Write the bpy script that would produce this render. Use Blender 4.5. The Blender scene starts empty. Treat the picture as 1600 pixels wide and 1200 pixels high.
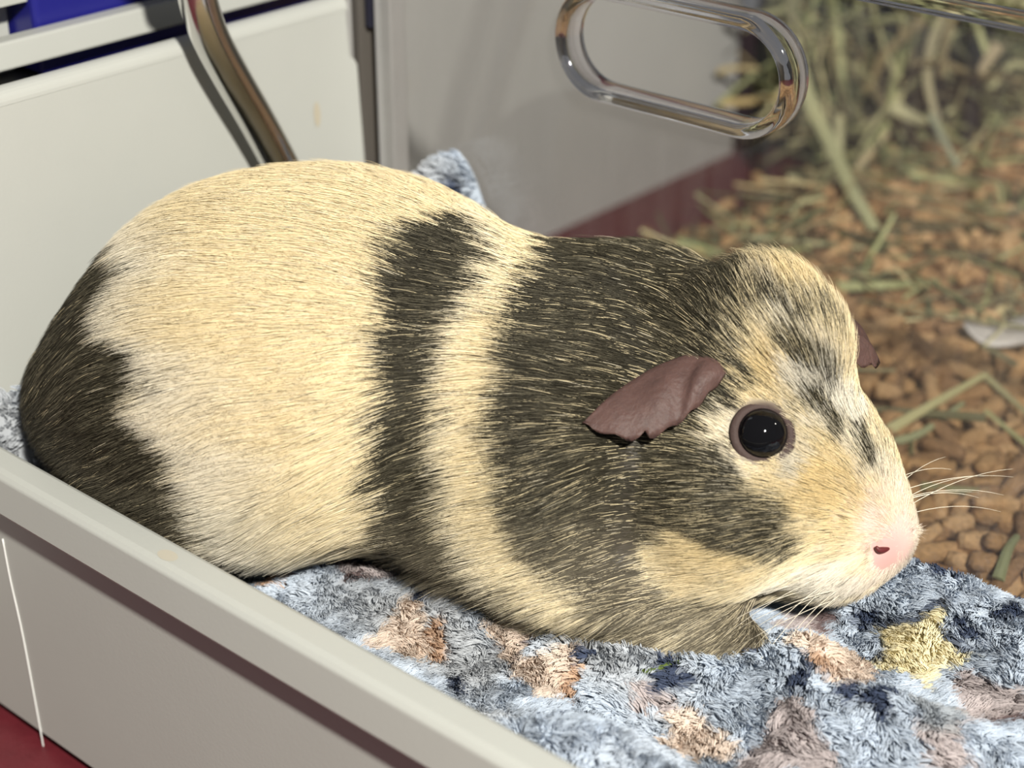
import bpy, bmesh, math, random
import numpy as np
from mathutils import Vector, Matrix

random.seed(7)
RNG = np.random.default_rng(11)
SC = bpy.context.scene
COL = SC.collection

# ------------------------------------------------------------------ camera, light, exposure
TH, PITCH, FPX = math.radians(49), math.radians(27.4), 2700.0
H_ = np.array([-math.cos(TH), math.sin(TH), 0.0])           # horizontal heading of the camera
R_ = np.array([math.sin(TH), math.cos(TH), 0.0])            # to its right
N_ = -H_                                                    # towards the camera
FWD = math.cos(PITCH) * H_ + np.array([0, 0, -math.sin(PITCH)])
UP = np.cross(R_, FWD)
CAM = np.array([0, 0, .045]) - .52 * FWD

cam_d = bpy.data.cameras.new('camera')
cam_d.sensor_width = 36.0
cam_d.lens = 36.0 * FPX / 1600.0
cam_d.clip_start = .01
cam_d.dof.use_dof = True
cam_d.dof.focus_distance = .470
cam_d.dof.aperture_fstop = 9.0
cam = bpy.data.objects.new('camera', cam_d)
COL.objects.link(cam)
cam.matrix_world = Matrix(((R_[0], UP[0], -FWD[0], CAM[0]), (R_[1], UP[1], -FWD[1], CAM[1]),
                           (R_[2], UP[2], -FWD[2], CAM[2]), (0, 0, 0, 1)))
SC.camera = cam

world = bpy.data.worlds.new('world')
SC.world = world
world.use_nodes = True
bg = world.node_tree.nodes['Background']
bg.inputs['Color'].default_value = (.93, .96, 1.0, 1)
bg.inputs['Strength'].default_value = .155


def W(Rr, Nn, Z):
    return R_ * Rr + N_ * Nn + np.array([0, 0, Z])


def lamp(name, pos, aim, size, power, color):
    d = bpy.data.lights.new(name, 'AREA')
    d.shape = 'DISK'
    d.size = size
    d.energy = power
    d.color = color
    o = bpy.data.objects.new(name, d)
    COL.objects.link(o)
    o.location = pos
    o.rotation_euler = (Vector(aim) - Vector(pos)).to_track_quat('-Z', 'Y').to_euler()
    return o


lamp('key_lamp', W(.24, .86, .78), W(.0, 0, .03), .055, 26.0, (1.0, .975, .885))

SC.view_settings.view_transform = 'Standard'
SC.view_settings.look = 'None'
SC.view_settings.exposure = 0.0
SC.view_settings.gamma = 1.0
SC.view_settings.use_curve_mapping = False


# ------------------------------------------------------------------ helpers
def ray_dir(x, y):
    d = FWD + R_ * (x - 800) / FPX + UP * (600 - y) / FPX
    return d / np.linalg.norm(d)


def at_z(x, y, z):
    d = ray_dir(x, y)
    return CAM + d * (z - CAM[2]) / d[2]


def at_x(x, y, X):
    d = ray_dir(x, y)
    return CAM + d * (X - CAM[0]) / d[0]


def at_y(x, y, Y):
    d = ray_dir(x, y)
    return CAM + d * (Y - CAM[1]) / d[1]


def srgb(r, g, b):
    def f(c):
        c /= 255.0
        return c / 12.92 if c <= .04045 else ((c + .055) / 1.055) ** 2.4
    return (f(r), f(g), f(b), 1.0)


def link(o, parent=None, label=None, cat=None, group=None, kind=None):
    COL.objects.link(o)
    if parent is not None:
        o.parent = parent
    if label:
        o['label'] = label
    if cat:
        o['category'] = cat
    if group:
        o['group'] = group
    if kind:
        o['kind'] = kind
    return o


def empty(name, loc, label, cat, group=None):
    o = bpy.data.objects.new(name, None)
    o.empty_display_size = .01
    o.location = loc
    return link(o, None, label, cat, group)


def mesh_data(name, verts, faces, mat=None, smooth=True):
    me = bpy.data.meshes.new(name)
    me.from_pydata([tuple(map(float, v)) for v in verts], [], [tuple(map(int, f)) for f in faces])
    me.update()
    if mat:
        me.materials.append(mat)
    if smooth:
        me.polygons.foreach_set('use_smooth', [True] * len(me.polygons))
    return me


def obj(name, verts, faces, mat, parent=None, smooth=True, base=None, **kw):
    if base is not None:
        verts = np.asarray(verts) - np.asarray(base)
    o = bpy.data.objects.new(name, mesh_data(name, verts, faces, mat, smooth))
    return link(o, parent, **kw)


def bm_obj(name, bm, mat, parent=None, smooth=True, base=None, **kw):
    bmesh.ops.recalc_face_normals(bm, faces=bm.faces)
    if base is not None:
        bmesh.ops.translate(bm, verts=bm.verts, vec=-Vector(base))
    me = bpy.data.meshes.new(name)
    bm.to_mesh(me)
    bm.free()
    me.materials.append(mat)
    if smooth:
        me.polygons.foreach_set('use_smooth', [True] * len(me.polygons))
    o = bpy.data.objects.new(name, me)
    return link(o, parent, **kw)


def bevel(o, w, seg=3):
    m = o.modifiers.new('bevel', 'BEVEL')
    m.width = w
    m.segments = seg
    m.limit_method = 'ANGLE'
    m.angle_limit = math.radians(35)
    m.harden_normals = False
    return o


def box_bm(x0, x1, y0, y1, z0, z1, bm=None):
    bm = bm or bmesh.new()
    v = [bm.verts.new(c) for c in ((x0, y0, z0), (x1, y0, z0), (x1, y1, z0), (x0, y1, z0),
                                   (x0, y0, z1), (x1, y0, z1), (x1, y1, z1), (x0, y1, z1))]
    for f in ((0, 3, 2, 1), (4, 5, 6, 7), (0, 1, 5, 4), (1, 2, 6, 5), (2, 3, 7, 6), (3, 0, 4, 7)):
        bm.faces.new([v[i] for i in f])
    return bm


def prism(profile, axis, a0, a1, n=1):
    """closed 2D profile extruded along an axis; profile holds the two other coordinates in xyz order"""
    k = len(profile)
    verts, faces = [], []
    for j in range(n + 1):
        a = a0 + (a1 - a0) * j / n
        for p in profile:
            c = list(p)
            c.insert(axis, a)
            verts.append(c)
    for j in range(n):
        for i in range(k):
            i2 = (i + 1) % k
            faces.append((j * k + i, j * k + i2, (j + 1) * k + i2, (j + 1) * k + i))
    faces.append(tuple(range(k - 1, -1, -1)))
    faces.append(tuple(n * k + i for i in range(k)))
    bm = bmesh.new()
    vs = [bm.verts.new(v) for v in verts]
    for f in faces:
        bm.faces.new([vs[i] for i in f])
    return bm


def smooth_path(pts, n):
    pts = np.asarray(pts, float)
    k = len(pts)
    t = np.linspace(0, k - 1, n)
    out = []
    for q in t:
        i = min(int(q), k - 2)
        u = q - i
        p0, p1, p2, p3 = pts[max(i - 1, 0)], pts[i], pts[i + 1], pts[min(i + 2, k - 1)]
        out.append(.5 * ((2 * p1) + (-p0 + p2) * u + (2 * p0 - 5 * p1 + 4 * p2 - p3) * u * u
                         + (-p0 + 3 * p1 - 3 * p2 + p3) * u ** 3))
    return np.array(out)


def tube(path, radius, n=16, cap=True):
    """round tube; radius may be a list"""
    path = np.asarray(path, float)
    m = len(path)
    rad = np.full(m, radius) if np.isscalar(radius) else np.asarray(radius)
    T = np.gradient(path, axis=0)
    T /= np.linalg.norm(T, axis=1)[:, None]
    a = np.array([0, 0, 1.0]) if abs(T[0][2]) < .9 else np.array([1.0, 0, 0])
    u = np.cross(T[0], a)
    u /= np.linalg.norm(u)
    verts, faces = [], []
    for i in range(m):
        u = u - T[i] * (u @ T[i])
        u /= np.linalg.norm(u)
        v = np.cross(T[i], u)
        for j in range(n):
            g = 2 * math.pi * j / n
            verts.append(path[i] + rad[i] * (math.cos(g) * u + math.sin(g) * v))
    for i in range(m - 1):
        for j in range(n):
            j2 = (j + 1) % n
            faces.append((i * n + j, i * n + j2, (i + 1) * n + j2, (i + 1) * n + j))
    if cap:
        faces.append(tuple(range(n - 1, -1, -1)))
        faces.append(tuple((m - 1) * n + j for j in range(n)))
    return verts, faces


def _hash3(i, j, k, seed):
    h = (i * 374761393 + j * 668265263 + k * 2147483647 + seed * 974634777) & 0xffffffff
    h = ((h ^ (h >> 13)) * 1274126177) & 0xffffffff
    h = h ^ (h >> 16)
    return (h & 0xffff) / 65535.0


def vnoise(p, scale, seed=0):
    """smooth value noise in -1..1 for an (n,3) array"""
    q = np.asarray(p, float) * scale + 1000.0
    i = np.floor(q).astype(np.int64)
    f = q - i
    f = f * f * (3 - 2 * f)
    out = 0
    for dx in (0, 1):
        for dy in (0, 1):
            for dz in (0, 1):
                w = ((f[:, 0] if dx else 1 - f[:, 0]) * (f[:, 1] if dy else 1 - f[:, 1])
                     * (f[:, 2] if dz else 1 - f[:, 2]))
                out = out + w * _hash3(i[:, 0] + dx, i[:, 1] + dy, i[:, 2] + dz, seed)
    return out * 2 - 1


# ------------------------------------------------------------------ materials
def new_mat(name):
    m = bpy.data.materials.new(name)
    m.use_nodes = True
    nt = m.node_tree
    return m, nt, nt.nodes['Principled BSDF']


def pmat(name, col, rough=.5, metal=0.0, spec=.5, noise=None, bump=None, coat=0.0, sss=0.0):
    """principled material with optional noise colour variation (scale, amount) and bump (scale, strength)"""
    m, nt, b = new_mat(name)
    b.inputs['Base Color'].default_value = col
    b.inputs['Roughness'].default_value = rough
    b.inputs['Metallic'].default_value = metal
    b.inputs['Specular IOR Level'].default_value = spec
    b.inputs['Coat Weight'].default_value = coat
    if sss:
        b.inputs['Subsurface Weight'].default_value = sss
        b.inputs['Subsurface Radius'].default_value = (.004, .002, .001)
        b.inputs['Subsurface Scale'].default_value = .5
    tc = nt.nodes.new('ShaderNodeTexCoord')
    if noise:
        n = nt.nodes.new('ShaderNodeTexNoise')
        n.inputs['Scale'].default_value = noise[0]
        n.inputs['Detail'].default_value = 5
        nt.links.new(tc.outputs['Object'], n.inputs['Vector'])
        mx = nt.nodes.new('ShaderNodeMix')
        mx.data_type = 'RGBA'
        mx.inputs['A'].default_value = tuple(c * (1 - noise[1]) for c in col[:3]) + (1,)
        mx.inputs['B'].default_value = tuple(min(1, c * (1 + noise[1])) for c in col[:3]) + (1,)
        nt.links.new(n.outputs['Fac'], mx.inputs['Factor'])
        nt.links.new(mx.outputs['Result'], b.inputs['Base Color'])
    if bump:
        n = nt.nodes.new('ShaderNodeTexNoise')
        n.inputs['Scale'].default_value = bump[0]
        n.inputs['Detail'].default_value = 4
        nt.links.new(tc.outputs['Object'], n.inputs['Vector'])
        bp = nt.nodes.new('ShaderNodeBump')
        bp.inputs['Strength'].default_value = bump[1]
        bp.inputs['Distance'].default_value = .001
        nt.links.new(n.outputs['Fac'], bp.inputs['Height'])
        nt.links.new(bp.outputs['Normal'], b.inputs['Normal'])
    return m


def attr_mat(name, rough=.5, spec=.3, sss=0.0, attr='tint', bump=None):
    """principled material coloured by a colour attribute of the geometry (coat pattern, dyed pattern)"""
    m, nt, b = new_mat(name)
    a = nt.nodes.new('ShaderNodeAttribute')
    a.attribute_name = attr
    nt.links.new(a.outputs['Color'], b.inputs['Base Color'])
    b.inputs['Roughness'].default_value = rough
    b.inputs['Specular IOR Level'].default_value = spec
    if bump:
        tc = nt.nodes.new('ShaderNodeTexCoord')
        n = nt.nodes.new('ShaderNodeTexNoise')
        n.inputs['Scale'].default_value = bump[0]
        nt.links.new(tc.outputs['Object'], n.inputs['Vector'])
        bp = nt.nodes.new('ShaderNodeBump')
        bp.inputs['Strength'].default_value = bump[1]
        bp.inputs['Distance'].default_value = .001
        nt.links.new(n.outputs['Fac'], bp.inputs['Height'])
        nt.links.new(bp.outputs['Normal'], b.inputs['Normal'])
    if sss:
        b.inputs['Subsurface Weight'].default_value = sss
        b.inputs['Subsurface Radius'].default_value = (.004, .002, .001)
        b.inputs['Subsurface Scale'].default_value = .4
    return m


M_PLASTIC = pmat('grey_plastic', (.415, .417, .390, 1), .42, spec=.4, noise=(60, .02), bump=(900, .04))
M_PLASTIC_B = pmat('grey_plastic_far', (.40, .392, .383, 1), .5, noise=(30, .05), bump=(700, .1))
M_RED = pmat('dark_red_floor', (.105, .012, .018, 1), .45, noise=(120, .25), bump=(400, .2))
M_BLUE = pmat('navy_plastic', (.012, .012, .16, 1), .35, noise=(20, .1))
M_BLACK = pmat('black_plastic', (.012, .012, .012, 1), .45, noise=(50, .2))
M_CHROME = pmat('chrome', (.72, .71, .69, 1), .17, metal=1.0, bump=(90, .02))


def clear_mat():
    m, nt, b = new_mat('clear_plastic_sheet')
    nt.nodes.remove(b)
    out = nt.nodes['Material Output']
    tr = nt.nodes.new('ShaderNodeBsdfTransparent')
    tr.inputs['Color'].default_value = (.875, .87, .865, 1)
    gl = nt.nodes.new('ShaderNodeBsdfGlossy')
    gl.inputs['Roughness'].default_value = .06
    gl.inputs['Color'].default_value = (1, 1, 1, 1)
    lw = nt.nodes.new('ShaderNodeLayerWeight')
    lw.inputs['Blend'].default_value = .5
    pw = nt.nodes.new('ShaderNodeMath')
    pw.operation = 'POWER'
    pw.inputs[1].default_value = 5.0
    nt.links.new(lw.outputs['Facing'], pw.inputs[0])
    fr = nt.nodes.new('ShaderNodeMath')
    fr.operation = 'MULTIPLY_ADD'
    fr.inputs[1].default_value = .95
    fr.inputs[2].default_value = .045
    nt.links.new(pw.outputs[0], fr.inputs[0])
    # scuffs and dust film
    tc = nt.nodes.new('ShaderNodeTexCoord')
    mp = nt.nodes.new('ShaderNodeMapping')
    mp.inputs['Scale'].default_value = (1, 1, .12)
    no = nt.nodes.new('ShaderNodeTexNoise')
    no.inputs['Scale'].default_value = 160
    no.inputs['Detail'].default_value = 6
    nt.links.new(tc.outputs['Object'], mp.inputs['Vector'])
    nt.links.new(mp.outputs['Vector'], no.inputs['Vector'])
    rp = nt.nodes.new('ShaderNodeMapRange')
    rp.inputs['From Min'].default_value = .35
    rp.inputs['From Max'].default_value = .8
    rp.inputs['To Min'].default_value = .014
    rp.inputs['To Max'].default_value = .045
    nt.links.new(no.outputs['Fac'], rp.inputs['Value'])
    df = nt.nodes.new('ShaderNodeBsdfDiffuse')
    df.inputs['Color'].default_value = (.62, .6, .6, 1)
    m1 = nt.nodes.new('ShaderNodeMixShader')
    nt.links.new(rp.outputs['Result'], m1.inputs['Fac'])
    nt.links.new(tr.outputs[0], m1.inputs[1])
    nt.links.new(df.outputs[0], m1.inputs[2])
    m2 = nt.nodes.new('ShaderNodeMixShader')
    nt.links.new(fr.outputs[0], m2.inputs['Fac'])
    nt.links.new(m1.outputs[0], m2.inputs[1])
    nt.links.new(gl.outputs[0], m2.inputs[2])
    nt.links.new(m2.outputs[0], out.inputs['Surface'])
    return m


def glass_mat(name, col, rough):
    m, nt, b = new_mat(name)
    b.inputs['Base Color'].default_value = col
    b.inputs['Transmission Weight'].default_value = 1.0
    b.inputs['Roughness'].default_value = rough
    b.inputs['IOR'].default_value = 1.49
    return m


M_CLEAR = clear_mat()
M_GLASS = glass_mat('moulded_clear_plastic', (.9, .88, .9, 1), .05)
M_FROST = pmat('frosted_plastic_edge', (.46, .45, .45, 1), .5, noise=(90, .12))

# ------------------------------------------------------------------ the setting
FLOOR_Z = -.065
WALL_X = -.236
obj('floor', [(-.40, -.60, FLOOR_Z), (.9, -.60, FLOOR_Z), (.9, .95, FLOOR_Z), (-.40, .95, FLOOR_Z)],
    [(0, 1, 2, 3)], M_RED, kind='structure', label='dark red floor sheet under the bin and the wood pellets')
wb = bm_obj('wall_back', box_bm(WALL_X - .006, WALL_X, .0, .47, FLOOR_Z, .40), M_PLASTIC_B, smooth=False,
            kind='structure', label='grey wall of the cage behind the clear panel')
wr = bm_obj('wall_right', box_bm(WALL_X - .006, .9, .90, .906, FLOOR_Z, .40), M_BLACK, smooth=False,
            kind='structure', label='dark far wall of the cage behind the hay')

# ------------------------------------------------------------------ grey storage bin with cut-down front
bin_o = empty('storage_bin', (.06, -.03, FLOOR_Z), 'light grey plastic bin that the guinea pig lies in', 'bin')
bb = (.06, -.03, FLOOR_Z)
fw = [(-.1175, -.060), (-.1175, .0385), (-.1182, .0397), (-.1195, .0402), (-.1255, .0402), (-.1272, .0398), (-.1283, .0386),
      (-.1292, .0275), (-.1286, .0262), (-.1276, .0262), (-.1266, .0320), (-.1225, .0335), (-.1215, .0300), (-.1215, -.060)]
f1 = bm_obj('front_wall', prism(fw, 0, -.135, .52, 1), M_PLASTIC, bin_o, smooth=False, base=bb)
bevel(f1, .0008, 3)
# end wall: outline in (y, z) with a notch at the far upper corner, slightly sloping, rolled lip
ew = [(-.117, -.060), (.0575, -.060), (.0578, .060), (.0575, .1065), (.0565, .1085), (.0545, .1105), (.0540, .1280), (-.117, .1280)]
bm = prism(ew, 0, 0, -.004)
for v in bm.verts:
    v.co.x += -.1135 - .008 * (v.co.z + .06) / .19
e1 = bm_obj('end_wall', bm, M_PLASTIC, bin_o, smooth=False, base=bb)
bevel(e1, .0012, 3)
lip = [(-.1212 - .0045 + .0045 * math.cos(a), .1265 + .0045 * math.sin(a)) for a in np.linspace(0, math.pi * .55, 8)] + \
      [(-.1212 - .0045 + .003 * math.cos(a), .1265 + .003 * math.sin(a)) for a in np.linspace(math.pi * .55, 0, 8)]
bmL = bmesh.new()
bm_obj('end_wall_lip', prism([(x, z) for x, z in lip], 1, -.117, .0540), M_PLASTIC, bin_o, smooth=False, base=bb)
bm_obj('base', box_bm(-.113, .52, -.1175, .0560, -.0600, -.0560), M_PLASTIC, bin_o, smooth=False, base=bb)
# thin pale scratch down the front wall
sc_pts = [at_y(x, y, -.1217) for x, y in ((4, 842), (16, 905), (34, 985), (52, 1080), (74, 1200))]
obj('scratch', *tube(smooth_path(sc_pts, 16), .00024, 6), pmat('scratch_white', (.8, .8, .78, 1), .5), bin_o, base=bb,
    label='pale scratch down the front wall')
st = at_z(262, 868, .0402)
bmS = bmesh.new()
bmesh.ops.create_circle(bmS, cap_ends=True, segments=20, radius=.0026)
for v in bmS.verts:
    v.co = Vector((st[0] + v.co.x * 1.3, st[1] + v.co.y * .8, .04026 + .0))
bm_obj('stain', bmS, pmat('tan_stain', (.44, .405, .335, 1), .5), bin_o, base=bb, label='faint tan stain on the rim')
s2 = at_x(493, 178, -.1206)
bmS = bmesh.new()
bmesh.ops.create_circle(bmS, cap_ends=True, segments=20, radius=.0022)
for v in bmS.verts:
    z = v.co.y * 2.0
    v.co = Vector((-.1135 - .008 * (s2[2] + z + .06) / .19 + .00025, s2[1] + v.co.x * .7, s2[2] + z))
bm_obj('stain', bmS, pmat('tan_stain_b', (.43, .385, .30, 1), .5), bin_o, base=bb, label='faint tan drip on the end wall')

# ------------------------------------------------------------------ clear panel with hand slot
PY = .060
pan = empty('clear_panel', (.10, PY, -.056), 'clear plastic panel with a long oval hand slot', 'panel')
pb = (.10, PY, -.056)
SX0, SX1, SZ0, SZ1 = -.0295, .0555, .1175, .1525            # outer size of the moulded slot
scx, scz, sr = (SX0 + SX1) / 2, (SZ0 + SZ1) / 2, (SZ1 - SZ0) / 2


def panel_with_slot(x0, x1, z0, z1, y0, y1):
    hx = [SX0 + sr - sr * math.cos(a) for a in np.linspace(0, math.pi / 2, 12)]
    hx = hx + [SX1 - sr + sr * math.sin(a) for a in np.linspace(0, math.pi / 2, 12)]
    up_, lo_ = [], []
    for x in hx:
        dx = max(SX0 + sr - x, x - (SX1 - sr), 0)
        h = math.sqrt(max(sr * sr - dx * dx, 0))
        up_.append(scz + h)
        lo_.append(scz - h)
    verts, faces = [], []

    def quad(a, b, c, d):
        k = len(verts)
        for y in (y0, y1):
            for (x, z) in (a, b, c, d):
                verts.append((x, y, z))
        faces.append((k, k + 1, k + 2, k + 3))
        faces.append((k + 7, k + 6, k + 5, k + 4))
    quad((x0, z0), (hx[0], z0), (hx[0], z1), (x0, z1))
    quad((hx[-1], z0), (x1, z0), (x1, z1), (hx[-1], z1))
    for i in range(len(hx) - 1):
        quad((hx[i], z0), (hx[i + 1], z0), (hx[i + 1], lo_[i + 1]), (hx[i], lo_[i]))
        quad((hx[i], up_[i]), (hx[i + 1], up_[i + 1]), (hx[i + 1], z1), (hx[i], z1))
    return verts, faces


vv, ff = panel_with_slot(-.1125, .52, -.056, .1635, PY - .001, PY + .001)
obj('sheet', vv, ff, M_CLEAR, pan, smooth=False, base=pb)
# moulded slot rim: rounded section swept round the stadium path
path = []
rm = sr - .0016
for a in np.linspace(-math.pi / 2, math.pi / 2, 20):
    path.append((SX1 - sr + rm * math.cos(a), scz + rm * math.sin(a), math.cos(a), math.sin(a)))
for a in np.linspace(math.pi / 2, 3 * math.pi / 2, 20):
    path.append((SX0 + sr + rm * math.cos(a), scz + rm * math.sin(a), math.cos(a), math.sin(a)))
sec = []
for cx, cy, a0 in ((1, 1, 0), (-1, 1, 90), (-1, -1, 180), (1, -1, 270)):
    for a in (0, 30, 60, 90):
        g = math.radians(a0 + a)
        sec.append((cx * .0007 + .0016 * math.cos(g), cy * .0036 + .0016 * math.sin(g)))
verts, faces = [], []
k = len(sec)
for x, z, nx, nz in path:
    for u, v in sec:
        verts.append((x + nx * u, PY - .001 + v, z + nz * u))
m = len(path)
for i in range(m):
    for j in range(k):
        a, b = i, (i + 1) % m
        faces.append((a * k + j, a * k + (j + 1) % k, b * k + (j + 1) % k, b * k + j))
obj('slot_rim', verts, faces, M_GLASS, pan, base=pb, label='moulded rim of the hand slot')
t1 = bm_obj('top_rim', box_bm(-.1125, .52, PY - .003, PY + .004, .1625, .1670), M_GLASS, pan, smooth=False, base=pb)
bevel(t1, .0012, 3)
c1 = bm_obj('corner_post', prism([(-.1165, PY + .0015), (-.1165, PY + .0090), (-.1085, PY + .0090), (-.1085, PY + .0015)], 2, -.056, .170),
            M_FROST, pan, smooth=False, base=pb)
bevel(c1, .0008, 2)

bm_obj('corner_gap_shade', box_bm(-.1245, -.1215, .0588, .0735, -.056, .160), pmat('gap_shade_dark', (.085, .075, .066, 1), .6), pan, smooth=False, base=pb)  # dark strip added behind the corner gap, its colour standing in for shade
ca_, cb_ = at_y(566, -20, .0600), at_y(571, 44, .0600)
bm_obj('clip', box_bm(cb_[0] - .0012, cb_[0] + .0012, .0614, .0628, cb_[2], ca_[2]), pmat('clip_dark', (.02, .02, .035, 1), .4), pan, smooth=False, base=pb, label='small dark clip at the top of the corner')

# ------------------------------------------------------------------ what stands beyond the end wall
ob = empty('plastic_tub', (-.19, 0, FLOOR_Z), 'grey plastic tub with moulded ribs beyond the end wall', 'tub')
obb = (-.19, 0, FLOOR_Z)
DX = -.150
d1 = bm_obj('rim', prism([(DX, .1262), (DX - .0015, .1345), (DX - .0085, .1345), (DX - .0085, .1262)], 1, -.20, .086), M_PLASTIC, ob, smooth=False, base=obb)
bevel(d1, .0008, 2)
bm_obj('side_wall', box_bm(-.1765, -.1745, -.20, .086, FLOOR_Z, .1120), M_PLASTIC, ob, smooth=False, base=obb)
bm_obj('back_plate', box_bm(-.1770, -.1730, -.20, -.0455, .1180, .190), M_PLASTIC, ob, smooth=False, base=obb)
for y0 in (-.0640, -.092):
    vv, ff = tube([(-.170, y0, .120), (-.170, y0, .160)], .006, 16)
    obj('rib', vv, ff, M_PLASTIC, ob, base=obb)
bm_obj('ledge', box_bm(-.1770, -.1605, -.20, -.0455, .1425, .152), M_PLASTIC, ob, smooth=False, base=obb)

wbx = bm_obj('storage_box', box_bm(-.214, -.1600, -.0440, .075, .1180, .215), M_BLUE, smooth=False,
             label='navy blue plastic box behind the grey rim', cat='box')
bevel(wbx, .002, 3)
bm_obj('shelf_board', box_bm(-.217, -.1590, -.20, .086, .1120, .1178), M_BLACK, ob, smooth=False, base=obb)

# chrome sipper tube
tb = [at_x(296, -75, -.1075), at_x(302, -40, -.1075), at_x(312, 10, -.1075), at_x(331, 62, -.1075), at_x(362, 120, -.1075), at_x(398, 182, -.1075),
      at_x(434, 248, -.1075), at_x(470, 318, -.1075), at_x(520, 410, -.1075)]
tt = tube(smooth_path(tb, 60), .0060, 24)
sip = empty('water_bottle', tb[-1], 'bent shiny chrome drinking tube of a water bottle before the end wall', 'water bottle')
obj('tube', *tt, M_CHROME, sip, base=tb[-1])
top = tb[0]
dz = (tb[0] - tb[1]) / np.linalg.norm(tb[0] - tb[1])
obj('collar', *tube([top - dz * .004, top - dz * .002, top + dz * .010, top + dz * .012], [.007, .0085, .0085, .007], 24), M_BLACK, sip, base=tb[-1])
ax_ = np.array([0, 0, 1.0])
b0 = top + dz * .012
obj('bottle_cap', *tube([b0, b0 + ax_ * .002, b0 + ax_ * .016, b0 + ax_ * .018], [.010, .0165, .0165, .012], 28), M_BLACK, sip, base=tb[-1])
b1 = b0 + ax_ * .018
obj('bottle', *tube([b1, b1 + ax_ * .004, b1 + ax_ * .016, b1 + ax_ * .11, b1 + ax_ * .118], [.013, .016, .027, .027, .020], 32),
    pmat('bottle_plastic', (.55, .62, .70, 1), .15, noise=(40, .05)), sip, base=tb[-1])
# ------------------------------------------------------------------ guinea pig
# built in its own frame (R along the picture plane, N towards the viewer, Z up); W() turns it into the room's axes
BLOBS = np.array([
    (-0.0875, 0.0079, 0.0457, 0.0551, 0.0476, 0.0313, 22, 0, 0),
    (-0.0653, 0.0111, 0.0589, 0.0614, 0.0638, 0.0529, 22, 0, 0.02),
    (-0.0298, 0.0092, 0.0601, 0.0476, 0.0421, 0.0408, 20, 0, 0.03),
    (0.0129, 0.0295, 0.044, 0.0407, 0.0467, 0.0435, 22, 0, 0.03),
    (0.0405, 0.0149, 0.0558, 0.0351, 0.0339, 0.0355, 30, 5, 0.025),
    (0.0623, 0.0382, 0.0589, 0.0298, 0.0249, 0.0423, 36, 25, 0.015),
    (0.0606, 0.0547, 0.0418, 0.0306, 0.0284, 0.0248, 34, 10, 0.015),
    (0.0826, 0.0496, 0.041, 0.026, 0.0209, 0.0248, 38, 28, 0.012),
    (0.096, 0.0623, 0.0327, 0.0137, 0.0121, 0.0095, 38, 10, 0.012),
    (0.086, 0.0655, 0.0268, 0.0128, 0.012, 0.01, 38, 5, 0.01),
    (0.0257, 0.0605, 0.0219, 0.0228, 0.0265, 0.0037, 20, 0, 0.02),
    (0.0324, 0.0709, 0.0095, 0.037, 0.01, 0.008, 18, 0, 0.01)])

FRAME = np.stack([R_, N_, np.array([0, 0, 1.0])])


def sdf(p):
    d = None
    for b in BLOBS:
        y, t = math.radians(b[6]), math.radians(b[7])
        ax = np.array([math.cos(y) * math.cos(t), math.sin(y) * math.cos(t), -math.sin(t)])
        sd = np.array([-math.sin(y), math.cos(y), 0])
        upv = np.cross(ax, sd)
        q = p - b[:3]
        q = np.stack([q @ ax, q @ sd, q @ upv], -1) / b[3:6]
        k0 = np.sqrt((q * q).sum(-1))
        q /= b[3:6]
        e = k0 * (k0 - 1) / (np.sqrt((q * q).sum(-1)) + 1e-9)
        if d is None:
            d = e
        else:
            k = b[8]
            h = np.maximum(k - np.abs(d - e), 0) / k
            d = np.minimum(d, e) - h * h * k * .25
    return d


def grad(p, fn=sdf, e=2e-4):
    g = np.stack([fn(p + e * np.eye(3)[i]) - fn(p - e * np.eye(3)[i]) for i in range(3)], -1)
    return g / (np.linalg.norm(g, axis=-1)[:, None] + 1e-12)


# head landmarks (R, N, Z)
HYAW = math.radians(38)
HF = np.array([math.cos(HYAW), math.sin(HYAW), 0])           # where the head points
HS = np.array([-math.sin(HYAW), math.cos(HYAW), 0])          # its near side
EYE = np.array([.0651, .0696, .0667])
EYE_N = np.array([.05, .83, .55])
NOSE = np.array([.1035, .0725, .0345])
NOSTRIL = np.array([.0971, .0769, .0354])
HEAD_C = NOSE - HF * .001


def mirror(p):
    """to the other side of the head's middle plane"""
    p = np.asarray(p, float)
    return p - 2 * ((p - NOSE - HS * .0005) @ HS)[..., None] * HS


def capsule(p, a, b, r0):
    a, b = np.asarray(a), np.asarray(b)
    t = np.clip(((p - a) @ (b - a)) / ((b - a) @ (b - a)), 0, 1)
    return np.linalg.norm(p - a - t[:, None] * (b - a), axis=1) - r0


def body_sdf(p):
    sh = p.shape[:-1]
    p = p.reshape(-1, 3)
    d = sdf(p)

    def cut(d, e, k):
        h = np.maximum(k - np.abs(d + e), 0) / k
        return np.maximum(d, -e) + h * h * k * .25

    def add(d, e, k):
        h = np.maximum(k - np.abs(d - e), 0) / k
        return np.minimum(d, e) - h * h * k * .25
    near = np.linalg.norm(p - NOSE, axis=1) < .06
    q = p[near]
    dn = d[near]
    for fl in (lambda v: v, mirror):
        nz = fl(NOSTRIL)
        sd_ = HS if fl(NOSTRIL) @ HS > NOSE @ HS else -HS
        dn = cut(dn, capsule(q, nz + HF * .0022 - np.array([0, 0, .0008]), nz - HF * .0012 + np.array([0, 0, .0008]), .0010), .0012)
        dn = cut(dn, np.linalg.norm(q - fl(EYE), axis=1) - .0062, .002)
    # mouth crease and the split of the upper lip
    dn = cut(dn, capsule(q, MOUTH[0], MOUTH[1], .0008), .0025)
    d[near] = dn
    for a, b, r0 in PAWS:
        d = add(d, capsule(p, a, b, r0), .004)
    return d.reshape(sh)


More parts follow.
